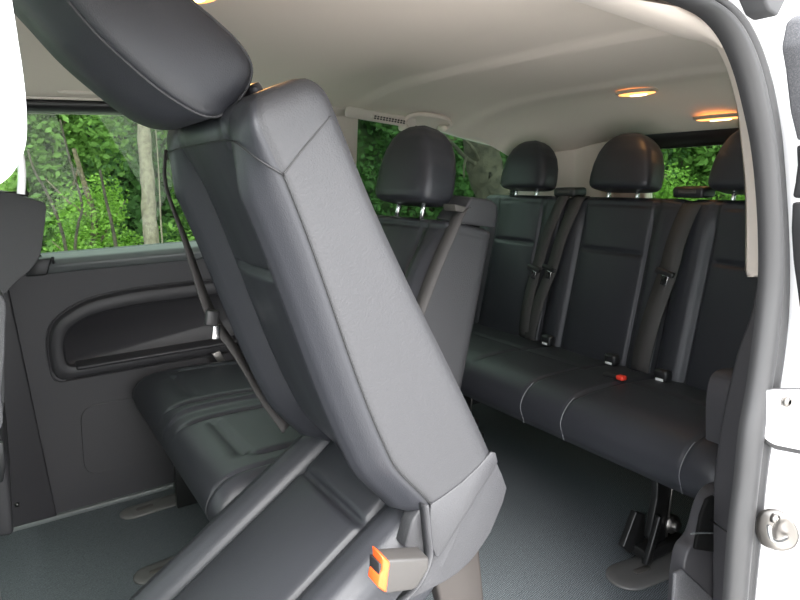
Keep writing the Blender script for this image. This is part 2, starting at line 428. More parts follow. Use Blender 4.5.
# --- rear end: corner pillar, tailgate window
struct(mesh('trim_6', *prism([Vector(p) for p in ((2.00, 2.235, .30), (2.15, 2.02, .30), (2.15, 1.66, .30), (2.20, 1.66, .30), (2.24, 2.25, .30))], (-.05, -.06, .95), .012), [M['headliner']]))
wr = MB()
wr.add(*prism([(2.16, .55, -.02), (2.16, 2.30, -.02), (2.16, 2.30, .84), (2.16, .55, .84)], (.05, 0, 0)))
struct(wr.out('wall_rear', [M['panel']], smooth=False))
tw = [Vector((2.145-.05*(p.y-.84)/.36, p.x, p.y)) for p in rounded([(.72, .84), (1.665, .84), (1.665, 1.150), (.72, 1.165)], .06)]
window('window_4', tw, 0, .016, M['blackplastic'], M['tint2'], (.03, 0, 0))
th = []
for i in range(40):
    y = .58+1.08*i/39; z = 1.200+.020*(1-abs((y-1.2)/.7)**2)
    th.append([Vector((2.085, y, z+.02)), Vector((2.075, y, z)), Vector((2.08, y, z-.03)), Vector((2.10, y, z-.062)), Vector((2.15, y, z-.066)), Vector((2.15, y, z+.05))])
struct(mesh('trim_7', *loft(th), [M['blackplastic']]))

# --- near wall behind the side door opening
nwl = prism([Vector(p) for p in ((1.16, .60, -.02), (2.20, .60, -.02), (2.20, .60, .84), (1.22, .60, .84))], (0, .055, 0), .01)
struct(mesh('wall_left', *nwl, [M['panel']]))
window('window_5', [Vector((p.x, .56, p.y)) for p in rounded([(1.28, .84), (2.16, .84), (2.10, 1.27), (1.28, 1.30)], .05)], 0, .016, M['blackplastic'], M['tint2'])
# interior trim of the door pillar (charcoal, grained)
pl = [at(a, b, 1, .665) for a, b in ((757, 276), (748, 318), (738, 345), (730, 376), (722, 412), (716, 450), (712, 486), (711, 527), (711, 560), (711, 600), (711, 640))]
poly = spline(pl, 30)
right = [Vector((1.42, .665, poly[-1].z)), Vector((1.42, .665, poly[0].z))]
pt = struct(mesh('trim_8', *prism(poly+right, (0, -.120, 0), .008, 3), [M['panel']]))
hl = at(712, 504, 1, .662); hl2 = at(727, 516, 1, .57)
mesh('trim_seam', *tube([at(712, 521, 1, .660), at(729, 534, 1, .543)], .0022, 8), [M['blackplastic']], pt)
# beige pillar moulding, headliner edge moulding
def band(nm, A, B, ya, yb, m, th=.008, n=40):
    a = spline(atY(A, ya), n); b = spline(atY(B, yb), n)
    rings = []
    for p, q in zip(a, b):
        mid = (p+q)/2+Vector((0, -.004, .0)); rings.append([p, mid, q, q+Vector((.006, .0, .008)), mid+Vector((.006, .008, .01)), p+Vector((.006, .008, .01))])
    return struct(mesh(nm, *loft(rings), [m]))
band('trim_9', ((717, 48), (728, 72), (737, 105), (742, 140), (747, 200), (747, 277)), ((724, 44), (738, 72), (748, 105), (755, 140), (763, 200), (764, 277)), .625, .570, M['headtrim'])
band('trim_10', ((470, -26), (540, -10), (590, 6), (640, 23), (680, 37), (702, 42), (717, 49)), ((560, -30), (620, -8), (655, 2), (690, 18), (706, 28), (717, 40), (722, 48)), .66, .575, M['headtrim'])

# --- side door opening: rubber seal and white body flange
INN = [(600, -22), (640, -8), (672, 4), (700, 18), (719, 40), (733, 72), (743, 110), (751, 150), (756, 200), (758, 250), (757, 290), (752, 340), (745, 390), (738, 430), (733, 480), (727, 530), (722, 600), (717, 660)]
OUT = [(640, -52), (685, -26), (714, -4), (738, 18), (753, 45), (764, 78), (771, 112), (776, 150), (780, 200), (783, 250), (783, 300), (779, 350), (772, 400), (765, 450), (759, 500), (755, 550), (750, 600), (746, 660)]
YS = .535
inn = spline(atY(INN, YS), 90); out_ = spline(atY(OUT, YS), 90)
front_top = [Vector((-.10+.72*i/10, YS, 1.30+.004*i/10)) for i in range(10)]
rings = []
for p, q in zip(inn, out_):
    e = q-p; dy = Vector((0, -1, 0)); w = e.length
    prof = ((.62, -.45), (.0, .0), (.06, .36), (.18, .55), (.32, .58), (.46, .48), (.54, .26), (.60, .20), (.66, .30), (.76, .40), (.88, .34), (.97, .10), (1.0, .0), (.80, -.45))
    rings.append([p+e*a+dy*(b*.045) for a, b in prof])
seal = struct(mesh('trim_11', *loft(rings), [M['rubber']]))
ext = spline([(-.12, YS, 1.02), (-.11, YS, 1.22), (-.02, YS, 1.295), (.25, YS, 1.305), (.48, YS, 1.30), inn[0]+(out_[0]-inn[0])*.4], 50)
struct(mesh('trim_12', *tube(ext, .022, 14), [M['rubber']]))
# painted flange: from the seal outwards
OUT2 = [(700, -100), (730, -60), (760, -36), (790, -10), (806, 30), (812, 78), (812, 112), (812, 150), (814, 200), (815, 250), (815, 300), (815, 350), (813, 400), (810, 450), (806, 500), (804, 550), (802, 600), (800, 660)]
o2 = spline(atY(OUT2, .475), 90)
rings = []
for q, r in zip(out_, o2):
    e = r-q
    rings.append([q+Vector((0, .02, 0)), q+e*.02+Vector((0, -.004, 0)), q+e*.5+Vector((0, .012, 0)), q+e*.9, r, r+Vector((.10, -.03, .0)), r+Vector((.10, .03, 0)), q+e*.5+Vector((0, .03, 0))])
struct(mesh('trim_13', *loft(rings), [M['white']]))
struct(mesh('trim_14', *prism([Vector(p) for p in ((-.9, .50, 1.335), (.95, .50, 1.335), (.95, .50, 1.47), (-.9, .50, 1.47))], (0, .12, 0), .015), [M['white']]))
# dark bracket at the top corner of the opening
struct(mesh('trim_15', *prism(atY([(734, -30), (764, -30), (762, 4), (753, 22), (744, 16), (737, 0)], .47), (0, -.03, 0), .004), [M['rubber2']]))

fd = MB()
fd.add(*rbox((-1.0, 1.42, .36), (.10, 1.80, .76), .02))
struct(fd.out('wall_front', [M['panel']]))
window('window_6', [Vector((-.98+.0*p.y, p.x, p.y)) for p in rounded([(.60, .75), (2.24, .75), (2.20, 1.36), (.64, 1.36)], .06)], 0, .02, M['blackplastic'], M['tint2'], (-.03, 0, 0))
struct(mesh('trim_20', *rbox((-.115, .56, .62), (.15, .12, 1.28), .03), [M['panel']]))
struct(mesh('door_1', *rbox((-.58, .55, .40), (.78, .06, .84), .02), [M['white']]))
window('window_7', [Vector((p.x, .54, p.y)) for p in rounded([(-.97, .83), (-.19, .83), (-.19, 1.33), (-.97, 1.33)], .05)], 0, .02, M['blackplastic'], M['tint'])

# white cover plate with bolt and the striker on the flange
cp = thing('cover_plate', 'white plate with a bolt head on the door pillar above the steel striker', 'cover plate', at(785, 440, 1, .505))
pp = [at(a, b, 1, .504-(a-770)*.0010) for a, b in ((771, 391), (808, 391), (808, 452), (778, 446), (769, 440))]
mesh('plate', *prism(pp, (0, .012, 0), .004), [M['white']], cp)
mesh('gap_shade', *prism([at(a, b, 1, .510-(a-770)*.0010) for a, b in ((769, 388.5), (808, 388.5), (808, 456), (777, 450), (766.5, 443))], (0, .006, 0), .002), [M['rubber']], cp)  # added dark slab; its colour stands for shade in the plate's gap
b0 = at(786.5, 401.5, 1, .487)
mesh('bolt', *tube([b0+Vector((0, .004, 0)), b0+Vector((0, -.003, 0)), b0+Vector((0, -.0055, 0)), b0+Vector((0, -.0055, 0)), b0+Vector((0, -.002, 0))], [.009, .009, .0065, .004, .0035], 20), [M['steel']], cp)
st = thing('door_striker', 'rounded steel latch striker bolted low on the white door pillar', 'striker', at(776, 548, 1, .50))
sp = [at(a, b, 1, .514-(a-759)*.0011) for a, b in ((766, 512), (779, 511), (788, 520), (792, 533), (787, 545), (775, 549), (764, 544), (759, 530), (761, 518))]
sp = spline(sp, 36, True); cc = sum(sp, Vector())/36
rg = [[cc+(p-cc)*k+Vector((0, -d, 0)) for p in sp] for k, d in ((1.06, -.004), (1.05, .002), (.98, .010), (.86, .015), (.70, .016), (.62, .011))]
mesh('striker_body', *loft(rg), [M['steel']], st)
ba = at(776, 519, 1, .480)
mesh('bolt', *tube([ba+Vector((0, .006, 0)), ba+Vector((0, -.002, 0)), ba+Vector((0, -.004, 0)), ba+Vector((0, -.001, 0))], [.0075, .0075, .0055, .003], 18), [M['steel']], st)
mesh('striker_bar', *tube(spline(atY([(769, 526), (771, 537), (778, 541), (787, 537)], .478), 14), .0035, 10), [M['chrome']], st)

# open sliding door: its edge at the right border
sd = thing('sliding_door', 'edge of the open sliding door with dark trim blocks at the right border', 'door', (1.06, .40, .0))
mesh('door_panel', *rbox((1.69, .36, .43), (1.31, .04, .84), .012), [M['white']], sd)
for bx_ in ((1.085, .36, 1.10, .10, .50), (2.295, .36, 1.10, .10, .50)): mesh('window_post', *rbox(bx_[:3], (bx_[3], .04, bx_[4]+.03), .010), [M['white']], sd)
mesh('top_rail', *rbox((1.69, .36, 1.35), (1.31, .04, .06), .010), [M['white']], sd)
mesh('door_glass', *rbox((1.69, .36, 1.09), (1.12, .006, .50), 0), [M['tint2']], sd, smooth=False, label='tinted door glass')
for nm, poly, mm in (('door_trim', [(785, 22), (792, 16), (806, 20), (806, 141), (796, 141), (789, 112), (784, 70), (780, 48)], 'speck'),
                     ('door_trim', [(795, 145), (806, 145), (806, 198), (791, 198), (794, 182), (796, 165)], 'blackplastic'),
                     ('door_trim', [(791, 202), (806, 202), (806, 322), (800, 322), (796, 290), (792, 262), (790, 230)], 'blackplastic')):
    mesh(nm, *prism(atY(poly, .40), (.0, -.03, 0), .004), [M[mm]], sd, label='dark trim block on the door edge')

# white rounded front door pillar end (left border)
bl = atY([(-70, -150), (-12, -150), (-1, -50), (7, 0), (15, 50), (22, 100), (23.5, 140), (18, 162), (6, 179), (-12, 188), (-60, 195)], .50)
struct(mesh('trim_16', *prism(spline(bl, 40), (0, -.05, 0), .016, 4), [M['white']]))
struct(mesh('painted_window_light', *tube(spline(atY([(14, 130), (19, 150), (22, 172), (21, 194)], 1.2), 12), .006, 10), [M['white']]))  # white strip put in for the light of the front window

# --- wheel arch trim at the near rear corner
wa = spline(atY([(664, 640), (668, 575), (673, 545), (684, 530), (693, 500), (703, 485), (716, 480)], .70), 24)
wa = wa+[Vector((1.45, .70, wa[-1].z)), Vector((1.45, .70, wa[0].z))]
wo = struct(mesh('trim_18', *prism(wa, (0, -.033, 0), .008, 3), [M['panel']]))
mesh('strap_recess_shade', *prism(atY([(692, 548), (698, 514), (704, 498), (711, 494), (713, 551)], .668), (0, -.008, 0), .003), [M['recess_shade']], wo)  # raised plate; the hole's shade is put into its black colour
mesh('recess_highlight', *tube(spline(atY([(691, 534), (700, 533), (713, 533)], .659), 8), .0016, 8), [M['sill']], wo)  # paler bar put in for the highlight along the recess edge
mesh('carpet_patch', *prism(atY([(672, 572), (680, 568), (706, 592), (716, 604), (716, 640), (668, 640)], .672), (0, -.008, 0), .003), [M['speck']], wo)
ab = spline(atY([(705, 440), (705, 400), (709, 378), (718, 369), (732, 368), (745, 372)], .74), 20)
ab = ab+[Vector((1.42, .74, ab[-1].z)), Vector((1.42, .74, ab[0].z))]
struct(mesh('trim_19', *prism(ab, (0, -.09, 0), .018, 4), [M['panel']]))

# ------------------------------------------------------------------ CEILING FITTINGS
def lamp(px, py, x, w, d, label, watt=.15, aim=None):
    p = at(px, py, 0, x); p.z = ceil_z(p.x, p.y)-.0015
    t = thing('ceiling_lamp', label, 'lamp', p, 'warm courtesy lamps in the headliner')
    def ell(k, dz): return [p+Vector((d*k*math.cos(2*PI*i/40), w*k*math.sin(2*PI*i/40), dz)) for i in range(40)]
    V, F = loft([ell(1.16, .004), ell(1.12, -.005), ell(1.0, -.007), ell(.98, -.004)], cap=False)
    mesh('bezel', V, F, [M['lamptrim']], t)
    mesh('lens', *loft([ell(.985, -.003), ell(.97, -.008), ell(.8, -.0105), ell(.4, -.0115)]), [M['lens']], t, label='glowing warm lens')
    mesh('bulb', *loft([[p+Vector((d*.45*math.cos(2*PI*i/24)*k, -w*.1+w*.55*math.sin(2*PI*i/24)*k, dz)) for i in range(24)] for k, dz in ((1, -.009), (.8, -.0135), (.3, -.014))]), [M['bulb']], t, label='bright bulb behind the lens')
    L = bpy.data.lights.new('lamp_glow', 'SPOT'); L.energy = watt; L.color = (1, .48, .16); L.spot_size = 2.7; L.spot_blend = .8; L.shadow_soft_size = .02
    lo = bpy.data.objects.new('lamp_glow', L); COL.objects.link(lo); lo.parent = t; lo.location = (0, 0, -.03)
    if aim: lo.rotation_euler = (Vector(aim)-p).to_track_quat('-Z', 'Y').to_euler(); L.spot_size = 1.1
lamp(637, 88, 1.755, .062, .045, 'glowing lamp in the beige ceiling above the middle headrest of the rear bench')
lamp(718, 124, 1.98, .075, .035, 'glowing lamp nearest the tailgate window at the rear edge of the ceiling')
lamp(196, 0, .318, .045, .036, 'glowing lamp directly above the headrest of the tipped single seat', 5.5, (.32, .95, 1.21))

def headliner_patch(c, hx, hz, mm, nm, t, off, r=.012, lab=None, th=.006, slope=.9, tilt=0):
    """rounded plate lying on the sloping edge of the headliner facing into the cabin"""
    n = Vector((0, -math.cos(slope), -math.sin(slope))); u = Vector((1, 0, tilt)); v = Vector((0, -math.sin(slope), math.cos(slope)))
    poly = [c+u*p.x+v*p.y+n*off for p in rounded([(-hx, -hz), (hx, -hz), (hx, hz), (-hx, hz)], r)]
    return mesh(nm, *prism(poly, n*th, .0018), [mm], t, label=lab)
c1 = at(388, 118, 1, YW-.155)
av = thing('air_vent', 'beige ceiling air vent with dark slots above the rear quarter window', 'air vent', c1)
headliner_patch(c1+Vector((-.03, 0, .004)), .15, .020, M['headtrim'], 'vent_plate', av, .004, slope=.5, tilt=-.13)
headliner_patch(c1, .075, .010, M['headtrim'], 'vent_frame', av, .009, .006, slope=.5, tilt=-.13)
nn = Vector((0, -math.cos(.5), -math.sin(.5))); vv = Vector((0, -math.sin(.5), math.cos(.5)))
for r_ in range(2):
    for k in range(11):
        headliner_patch(c1+Vector((-.062+k*.0124, 0, -.13*(-.062+k*.0124)))+vv*(.004-.008*r_), .0046, .0030, M['slot'], 'vent_slot', av, .0142, .001, th=.0012, slope=.5, tilt=-.13)
c2 = at(72, 83, 1, YW-.15)
av2 = thing('air_vent', 'closed beige vent flap over the left side window beside the tipped headrest', 'air vent', c2)
headliner_patch(c2+Vector((.03, 0, 0)), .075, .024, M['headtrim'], 'vent_plate', av2, -.015, slope=.5, th=.035)
headliner_patch(c2+Vector((.045, 0, 0)), .075, .017, M['headliner'], 'vent_flap', av2, .0185, .004, slope=.5)
gh = thing('grab_handle', 'beige curved grab handle on the ceiling edge above the rear quarter window', 'grab handle', at(428, 124, 1, YW-.17))
gp = [at(404, 125, 1, YW-.150), at(408, 117, 1, YW-.18), at(420, 114.5, 1, YW-.205), at(436, 116, 1, YW-.205), at(447, 119, 1, YW-.19), at(451, 124, 1, YW-.17), at(447, 128, 1, YW-.150)]
mesh('grip', *tube(spline(gp, 30), [.0065+.003*math.sin(PI*i/29) for i in range(30)], 12), [M['headliner']], gh)
for px, py in ((405, 127), (444, 128)):
    c = at(px, py, 1, YW-.15)
    mesh('handle_mount', *tube([c+Vector((0, .03, 0)), c+Vector((0, -.008, -.002)), c+Vector((0, -.015, -.002))], [.013, .012, .006], 16), [M['headliner']], gh)

# ------------------------------------------------------------------ TIPPED SINGLE SEAT
HB = frame(.60, .58, -22.36)
ts = thing('passenger_seat', 'black leather single seat tipped forward in the foreground with its headrest up high', 'car seat', (.48, .98, .0))
def tf_h(s): return -.108+.030*sstep(.18, .62, s)-.0+.030*sstep(.16, .02, s)
def tb_h(s): return .058-.030*sstep(.0, .55, s)
br = backrest(ts, HB, .755, 1.215, .689, tf_h, tb_h, .445, smin=.005, bulge=.034, topr=.040, seamtop=.068, nr=150, groove=0, yin=.55)
# seam line between front and side, and across the side
sm = [HB(.7555, s, tf_h(s)+.001) for s in [.02+.574*i/50 for i in range(51)]]
mesh('seam', *tube(sm, .0012, 6), [M['blackplastic']], br)
# headrest of the tipped seat: a side outline swept across, bulging in the middle
HO = [(.681, -.085), (.683, -.066), (.690, -.046), (.704, -.024), (.724, -.011), (.754, -.015), (.790, -.033), (.812, -.046), (.868, -.076), (.908, -.115), (.928, -.155), (.925, -.185), (.900, -.196), (.860, -.187), (.820, -.176), (.783, -.161), (.733, -.136), (.694, -.107)]
HO = [Vector((p.x, p.y)) for p in spline([Vector((a, b, 0)) for a, b in HO], 90, True)]
hc = sum(HO, Vector((0, 0)))/90
def hring(y, k, off):
    out = []
    for i, p in enumerate(HO):
        q = hc+(p-hc)*k; q = Vector((q.x, q.y-off*sstep(-.055, -.125, p.y)-.0*off)); out.append(HB(y, q.x, q.y))
    return out
ya, yz = .872, 1.102; hs = [hring(ya-.009, .25, 0), hring(ya-.008, .55, 0), hring(ya-.006, .80, 0), hring(ya-.003, .93, 0), hring(ya+.001, .985, 0), hring(ya+.004, 1, 0)]
for i in range(1, 24):
    y = ya+.006+(yz-ya-.012)*i/24; v = abs(2*i/24-1); hs.append(hring(y, 1, .034*(1-v**2.4)))
hs += [hring(yz-.004, 1, 0), hring(yz-.001, .985, 0), hring(yz+.003, .93, 0), hring(yz+.006, .80, 0), hring(yz+.008, .55, 0), hring(yz+.009, .25, 0)]
ho = mesh('headrest', *loft(hs), [M['leather']], br)
for y in (ya+.002, yz-.002):
    mesh('piping', *tube(hring(y, 1.004, .0), .0019, 8, True), [M['side']], ho)
for yy in (.915, 1.06):
    mesh('headrest_post', *cyl(HB(yy, .660, -.018), HB(yy, .730, -.040), .0068, 14), [M['chrome']], ho, label='steel headrest post')
for pts in ([HB(.7545, .594, tf_h(.594)+.001), HB(.7545, .615, -.03), HB(.7555, .632, .012)],
            [HB(.755, .594, tf_h(.594)), HB(.765, .622, -.096), HB(.79, .644, -.102), HB(.83, .651, -.100), HB(.92, .652, -.098), HB(1.05, .652, -.099), HB(1.15, .650, -.103), HB(1.20, .636, -.098)]):
    mesh('seam', *tube(spline(pts, 40), .0012, 6), [M['blackplastic']], br)
gq = HB(.905, .690, -.012)
mesh('post_sleeve', *loft([[HB(.905+.024*k*math.cos(a), .676+h, -.014+.014*k*math.sin(a)) for a in [2*PI*i/28 for i in range(28)]] for k, h in ((1, 0), (1, .018), (.9, .024), (.5, .025))]), [M['panel']], br)
# piping around the headrest front
def ring_pipe(y, wb_):
    pass

# cushion of the tipped seat
ca = math.radians(33); CA = (-math.cos(ca), -math.sin(ca)); CN = (-math.sin(ca), math.cos(ca)); C0 = (.580, .594)
def CF(y, l, n): return Vector((C0[0]+l*CA[0]+n*CN[0], y, C0[1]+l*CA[1]+n*CN[1]))
rings = []; nr = 110; Y0, Y1 = .780, 1.245
for i in range(nr):
    l = -.045+.685*i/(nr-1); e = 0
    r = .055
    dl = min(l+.045, .64-l)
    ins = r-math.sqrt(max(0, r*r-(r-dl)**2)) if dl < r else 0
    cz = -gauss(l-.150, .007)*.018+.012*sstep(.15, .04, l)+.006
    side = .024*sstep(-.045, .04, l)
    W = Y1-Y0
    dp = -.080-.055*sstep(.0, .16, l)
    half = [(.02, dp), (.004, dp+.015), (0, dp+.035), (0, -.035), (.001, -.022), (.008, -.006), (.024, .006+side*.2), (.046, .009+side*.4), (.070, .007+side*.4), (.090, .001+side*.2), (.101, -.008), (.107, -.010), (.115, -.003+cz*.5), (.15, .0+cz), (W*.40, .003+cz), (W/2, .004+cz)]
    fine = []
    for k in range(len(half)-1):
        for q in range(3):
            u = q/3; a, c = half[k], half[k+1]; fine.append((a[0]+(c[0]-a[0])*u, a[1]+(c[1]-a[1])*u))
    fine.append(half[-1])
    ring = [(Y0+y, n) for y, n in fine]+[(Y1-y, n) for y, n in reversed(fine[:-1])]
    yc = (Y0+Y1)/2
    ring = [(yc+(y-yc)*(1-ins/.23*.5), -.045+(n+.045)*(1-ins/.075*.85)) for y, n in ring]
    rings.append([CF(y, l, n) for y, n in ring])
cu = mesh('seat_cushion', *loft(rings), [M['leather']], ts)
# fabric gusset and hanging skirt between cushion and backrest
mesh('side_gusset', *prism(atY([(405, 548), (412, 522), (421, 508), (425, 520), (425, 556)], .768), (0, .03, 0), .004), [M['side']], ts)
def flap(pts, th):
    P = [at(px, py, 1, y) for px, py, y in pts]
    mesh('skirt_flap', *prism(P, (0, th, 0), .0016, 2), [M['side']], ts)
flap([(431, 505, .752), (446, 495, .752), (462, 483, .752), (478, 468, .752), (492, 452, .753), (496, 453, .754), (498, 462, .755), (494, 470, .754), (478, 495, .750), (460, 524, .746), (446, 547, .743), (439, 558, .742), (436, 557, .743), (432, 545, .746), (429, 525, .750)], .005)
flap([(436, 540, .768), (455, 508, .768), (478, 476, .768), (493, 461, .768), (497, 463, .768), (502, 474, .768), (507, 488, .768), (503, 503, .766), (491, 532, .760), (481, 548, .756), (470, 562, .752), (458, 573, .748), (446, 581, .745), (424, 593, .740), (402, 603, .736), (398, 599, .738), (414, 582, .748)], .005)
mesh('belt_tail', *strap([at(424, 504, 1, .75), at(427, 535, 1, .742), at(428, 558, 1, .735), at(418, 582, 1, .725), at(400, 602, 1, .715)], (.25, -.9, .2), .018, .003), [M['side']], ts)
# buckle
bx = [at(a+6, b, 1, .700) for a, b in ((381, 561), (424, 558), (423, 570), (412, 588), (407, 591), (380, 595), (376, 592))]
bo = mesh('belt_buckle', *prism(bx, (-.004, .026, .008), .004, 3), [M['bucklegrey']], ts, label='grey belt buckle')
mesh('release_button', *prism([at(a+6, b, 1, .6985) for a, b in ((376, 556), (385, 563), (383, 575), (381, 594), (372, 588), (374, 578), (377, 572), (377, 562))], (-.004, .024, .008), .003), [M['orange']], bo, label='orange release button')
mesh('buckle_grille', *prism([at(a+6, b, 1, .702) for a, b in ((373, 563), (378, 565), (377, 580), (373, 578))], (-.004, .02, .006), .001), [M['blackplastic']], bo)
# belt hanging at the inner shoulder, with tongue
bp_ = [HB(1.235, .60, .0), HB(1.235, .585, -.10), HB(1.232, .46, -.135), HB(1.235, .34, -.150), HB(1.25, .25, -.150), HB(1.262, .12, -.165), HB(1.262, .03, -.150)]
bp_ = [at(166, 150, 1, 1.235), at(166, 186, 1, 1.237), at(185, 240, 1, 1.24), at(210, 312, 1, 1.245), at(236, 352, 1, 1.25), at(262, 395, 1, 1.25), at(287, 428, 1, 1.24)]
be = mesh('seat_belt', *strap(bp_, [(.35, 1, .1), (.35, 1, .1), (.7, .6, 0), (.6, .7, 0), (1, .3, 0)], .030, .003, 40), [M['webbing']], ts)
tg = at(212, 318, 1, 1.225)
mesh('belt_tongue', *rbox(tg, (.026, .012, .032), .004, Matrix.Rotation(.25, 3, 'Y')), [M['blackplastic']], be)
t2 = tg+Vector((.006, 0, -.028))
mesh('tongue_plate', *loft([[t2+Vector((a+.15*(-z), -.001+d, z)) for a, d, z in ((-.008, 0, .014), (.008, 0, .014), (.008, 0, -.014), (-.008, 0, -.014))] for d in (0, 0)]) if False else rbox(t2, (.014, .003, .030), .001, Matrix.Rotation(.2, 3, 'Y')), [M['chrome']], be, label='steel tongue plate')
# shoulder belt guide at the far top corner
mesh('belt_guide', *prism([HB(1.20, .575, -.09), HB(1.20, .665, -.075), HB(1.20, .67, -.02), HB(1.20, .60, .0)], (0, .035, 0), .006), [M['blackplastic']], br)
# steel legs under the seat
lg = MB()
for y in (.80, 1.17):
    lg.add(*prism([Vector((.60, y, .03)), Vector((.68, y, .03)), Vector((.66, y, .24)), Vector((.64, y, .45)), Vector((.585, y, .50)), Vector((.53, y, .49)), Vector((.57, y, .30))], (0, .03, 0), .006))
lg.add(*rbox((.60, .985, .44), (.05, .37, .04), .006))
mesh('seat_base', lg.V, lg.F, [M['basebrown']], ts, label='brown grey metal seat base')
for y in (.815, 1.185): mesh('floor_foot', *rbox((.64, y, .018), (.12, .05, .036), .008), [M['darkmetal']], ts)

# ------------------------------------------------------------------ BENCH SEATS
def bench_cushion(parent, x0, x1, y0, y1, zt, seams, tops, drop=.115, creases=(), ny=260, pm='piping'):
    """cushion lofted across the van; seams = y of grey stitch lines, creases = (y0,y1,x) cross creases"""
    rings = []; L = x1-x0
    for i in range(ny):
        y = y0+(y1-y0)*i/(ny-1); dl = min(y-y0, y1-y); r = .06
        ins = r-math.sqrt(max(0, r*r-(r-dl)**2)) if dl < r else 0
        g = sum(gauss(y-s, .006) for s in seams)*.006
        pr = [(L, zt-.10), (L, zt-.035), (L-.02, zt-.012), (L-.10, zt-.010)]
        prof = [(L, -.11), (L, -.04), (L-.015, -.016), (L-.06, -.014)]
        for k in range(1, 32):
            u = k/32; prof.append((L-.06-(L-.15)*u, -.014+.020*math.sin(u*PI*.62)))
        prof += [(.07, .002), (.045, -.006), (.022, -.022), (.006, -.046), (0, -.072), (.006, -.096), (.018, -drop), (.04, -drop-.008), (.09, -drop-.006), (L-.05, -drop)]
        ring = []
        for x, z in prof:
            if z > -.10:
                dz = -g if x < L-.02 else 0
                for a, b, xc, dep in creases:
                    if a < y < b: dz -= gauss(x-xc, .009)*dep*sstep(a, a+.03, y)*sstep(b, b-.03, y)
                for yc, xa, xb, dep in tops:
                    if xa < x < xb: dz -= gauss(y-yc, .010)*dep*sstep(xa, xa+.05, x)
                z += dz
            zz = -.06+(z+.06)*(1-ins/.06*.80); xx = L/2+(x-L/2)*(1-ins*.9)
            ring.append(Vector((x0+xx, y, zt+zz)))
        rings.append(ring)
    o = mesh('seat_cushion', *loft(rings), [M['leather']], parent)
    for s in seams:
        pth = [Vector((x0+x, s, zt+z)) for x, z in ((.052, -.0045), (.045, -.007), (.022, -.024), (.005, -.047), (-.0015, -.072), (.005, -.096), (.015, -drop))]
        mesh('stitch_line', *tube(spline(pth, 20), .0010, 6), [M[pm]], o)
    return o

def tongue_on(parent, c, rot):
    o = mesh('belt_tongue', *rbox(c, (.014, .052, .020), .005, rot), [M['blackplastic']], parent)
    return o

# --- rear three-seat bench
rb = thing('bench_seat', 'black leather three-seat rear bench with three headrests across the back of the van', 'bench seat', (1.5, 1.42, 0))
rs = [at(527, 385, 2, .43).y, at(564, 400, 2, .43).y]
yb = [.765, 2.13]
bench_cushion(rb, 1.255, 1.74, .745, 2.19, .462, [at(527, 390, 0, 1.28).y, at(565, 405, 0, 1.27).y, at(682, 455, 0, 1.26).y], [(1.65, .03, .40, .006), (1.20, .03, .40, .006)], .125,
              creases=((1.32, 2.05, .27, .006), (.85, 1.2, .27, .006)))
fr_r = frame(1.688, .395, 13.5)
def cst(v): return lambda s: v
for k, (ya, yb_) in enumerate(((1.729, 2.195), (1.228, 1.722), (.745, 1.221))):
    b = backrest(rb, fr_r, ya, yb_, .605, cst(-.022), cst(.085), .415, bulge=.009, topr=.035, seamtop=.03, nr=110)
    yh = (1.968, 1.490, 1.035)[k]
    headrest(b, fr_r, yh, .627, .198, -.008, th=.118, wb=.128)
# belts of the rear bench
def rear_belt(top, tong, low, w=.06):
    p = [at(*top, 0, 1.785), at(*tong, 0, 1.712), at(*low, 0, 1.655)]
    mid = [p[0]+Vector((.035, 0, .018)), p[0], (p[0]*.5+p[1]*.5)+Vector((-.012, 0, 0)), p[1], (p[1]*.5+p[2]*.5)+Vector((-.012, 0, 0)), p[2], p[2]+Vector((.03, .01, -.03))]
    o = mesh('seat_belt', *strap(mid, (0, 1, 0), w, .003, 40), [M['webbing']], rb)
    c = p[1]+Vector((-.016, 0, 0)); R = Matrix.Rotation(math.radians(12), 3, 'X')
    mesh('belt_tongue', *rbox(c, (.014, .066, .018), .005, R), [M['blackplastic']], o)
    mesh('tongue_plate', *rbox(c+Vector((-.003, -.002, -.024)), (.004, .022, .032), .0015, R), [M['chrome']], o, label='steel tongue plate')
    return o
rear_belt((562, 200), (537, 268), (524, 333), .052)
rear_belt((577, 202), (552, 268), (530, 337), .052)
rear_belt((690, 208), (668, 272), (640, 366), .064)
for (a, b_) in (((570, 192), .030), ((694, 192), .030)):
    c = at(*a, 0, 1.83)
    g_ = mesh('belt_guide', *rbox(c, (.07, .105, .034), .009), [M['blackplastic']], rb)
    mesh('guide_slot', *rbox(c+Vector((-.034, 0, .002)), (.006, .06, .010), .002), [M['slot']], g_)
for px, py in ((549, 340), (613, 359), (664, 375)):
    c = at(px, py, 0, 1.642)
    o = mesh('isofix_socket', *rbox(c+Vector((-.006, 0, 0)), (.03, .046, .038), .008), [M['blackplastic']], rb)
    mesh('socket_label', *rbox(c+Vector((-.021, 0, -.010)), (.004, .026, .008), .001), [M['white']], o)
c = at(621, 379, 2, .468)
o = mesh('belt_buckle', *rbox(c+Vector((.01, .03, -.002)), (.03, .07, .02), .006, Matrix.Rotation(.2, 3, 'Z')), [M['blackplastic']], rb)
mesh('release_button', *rbox(c+Vector((-.004, -.004, .006)), (.022, .026, .014), .004), [M['red']], o, label='red release button')
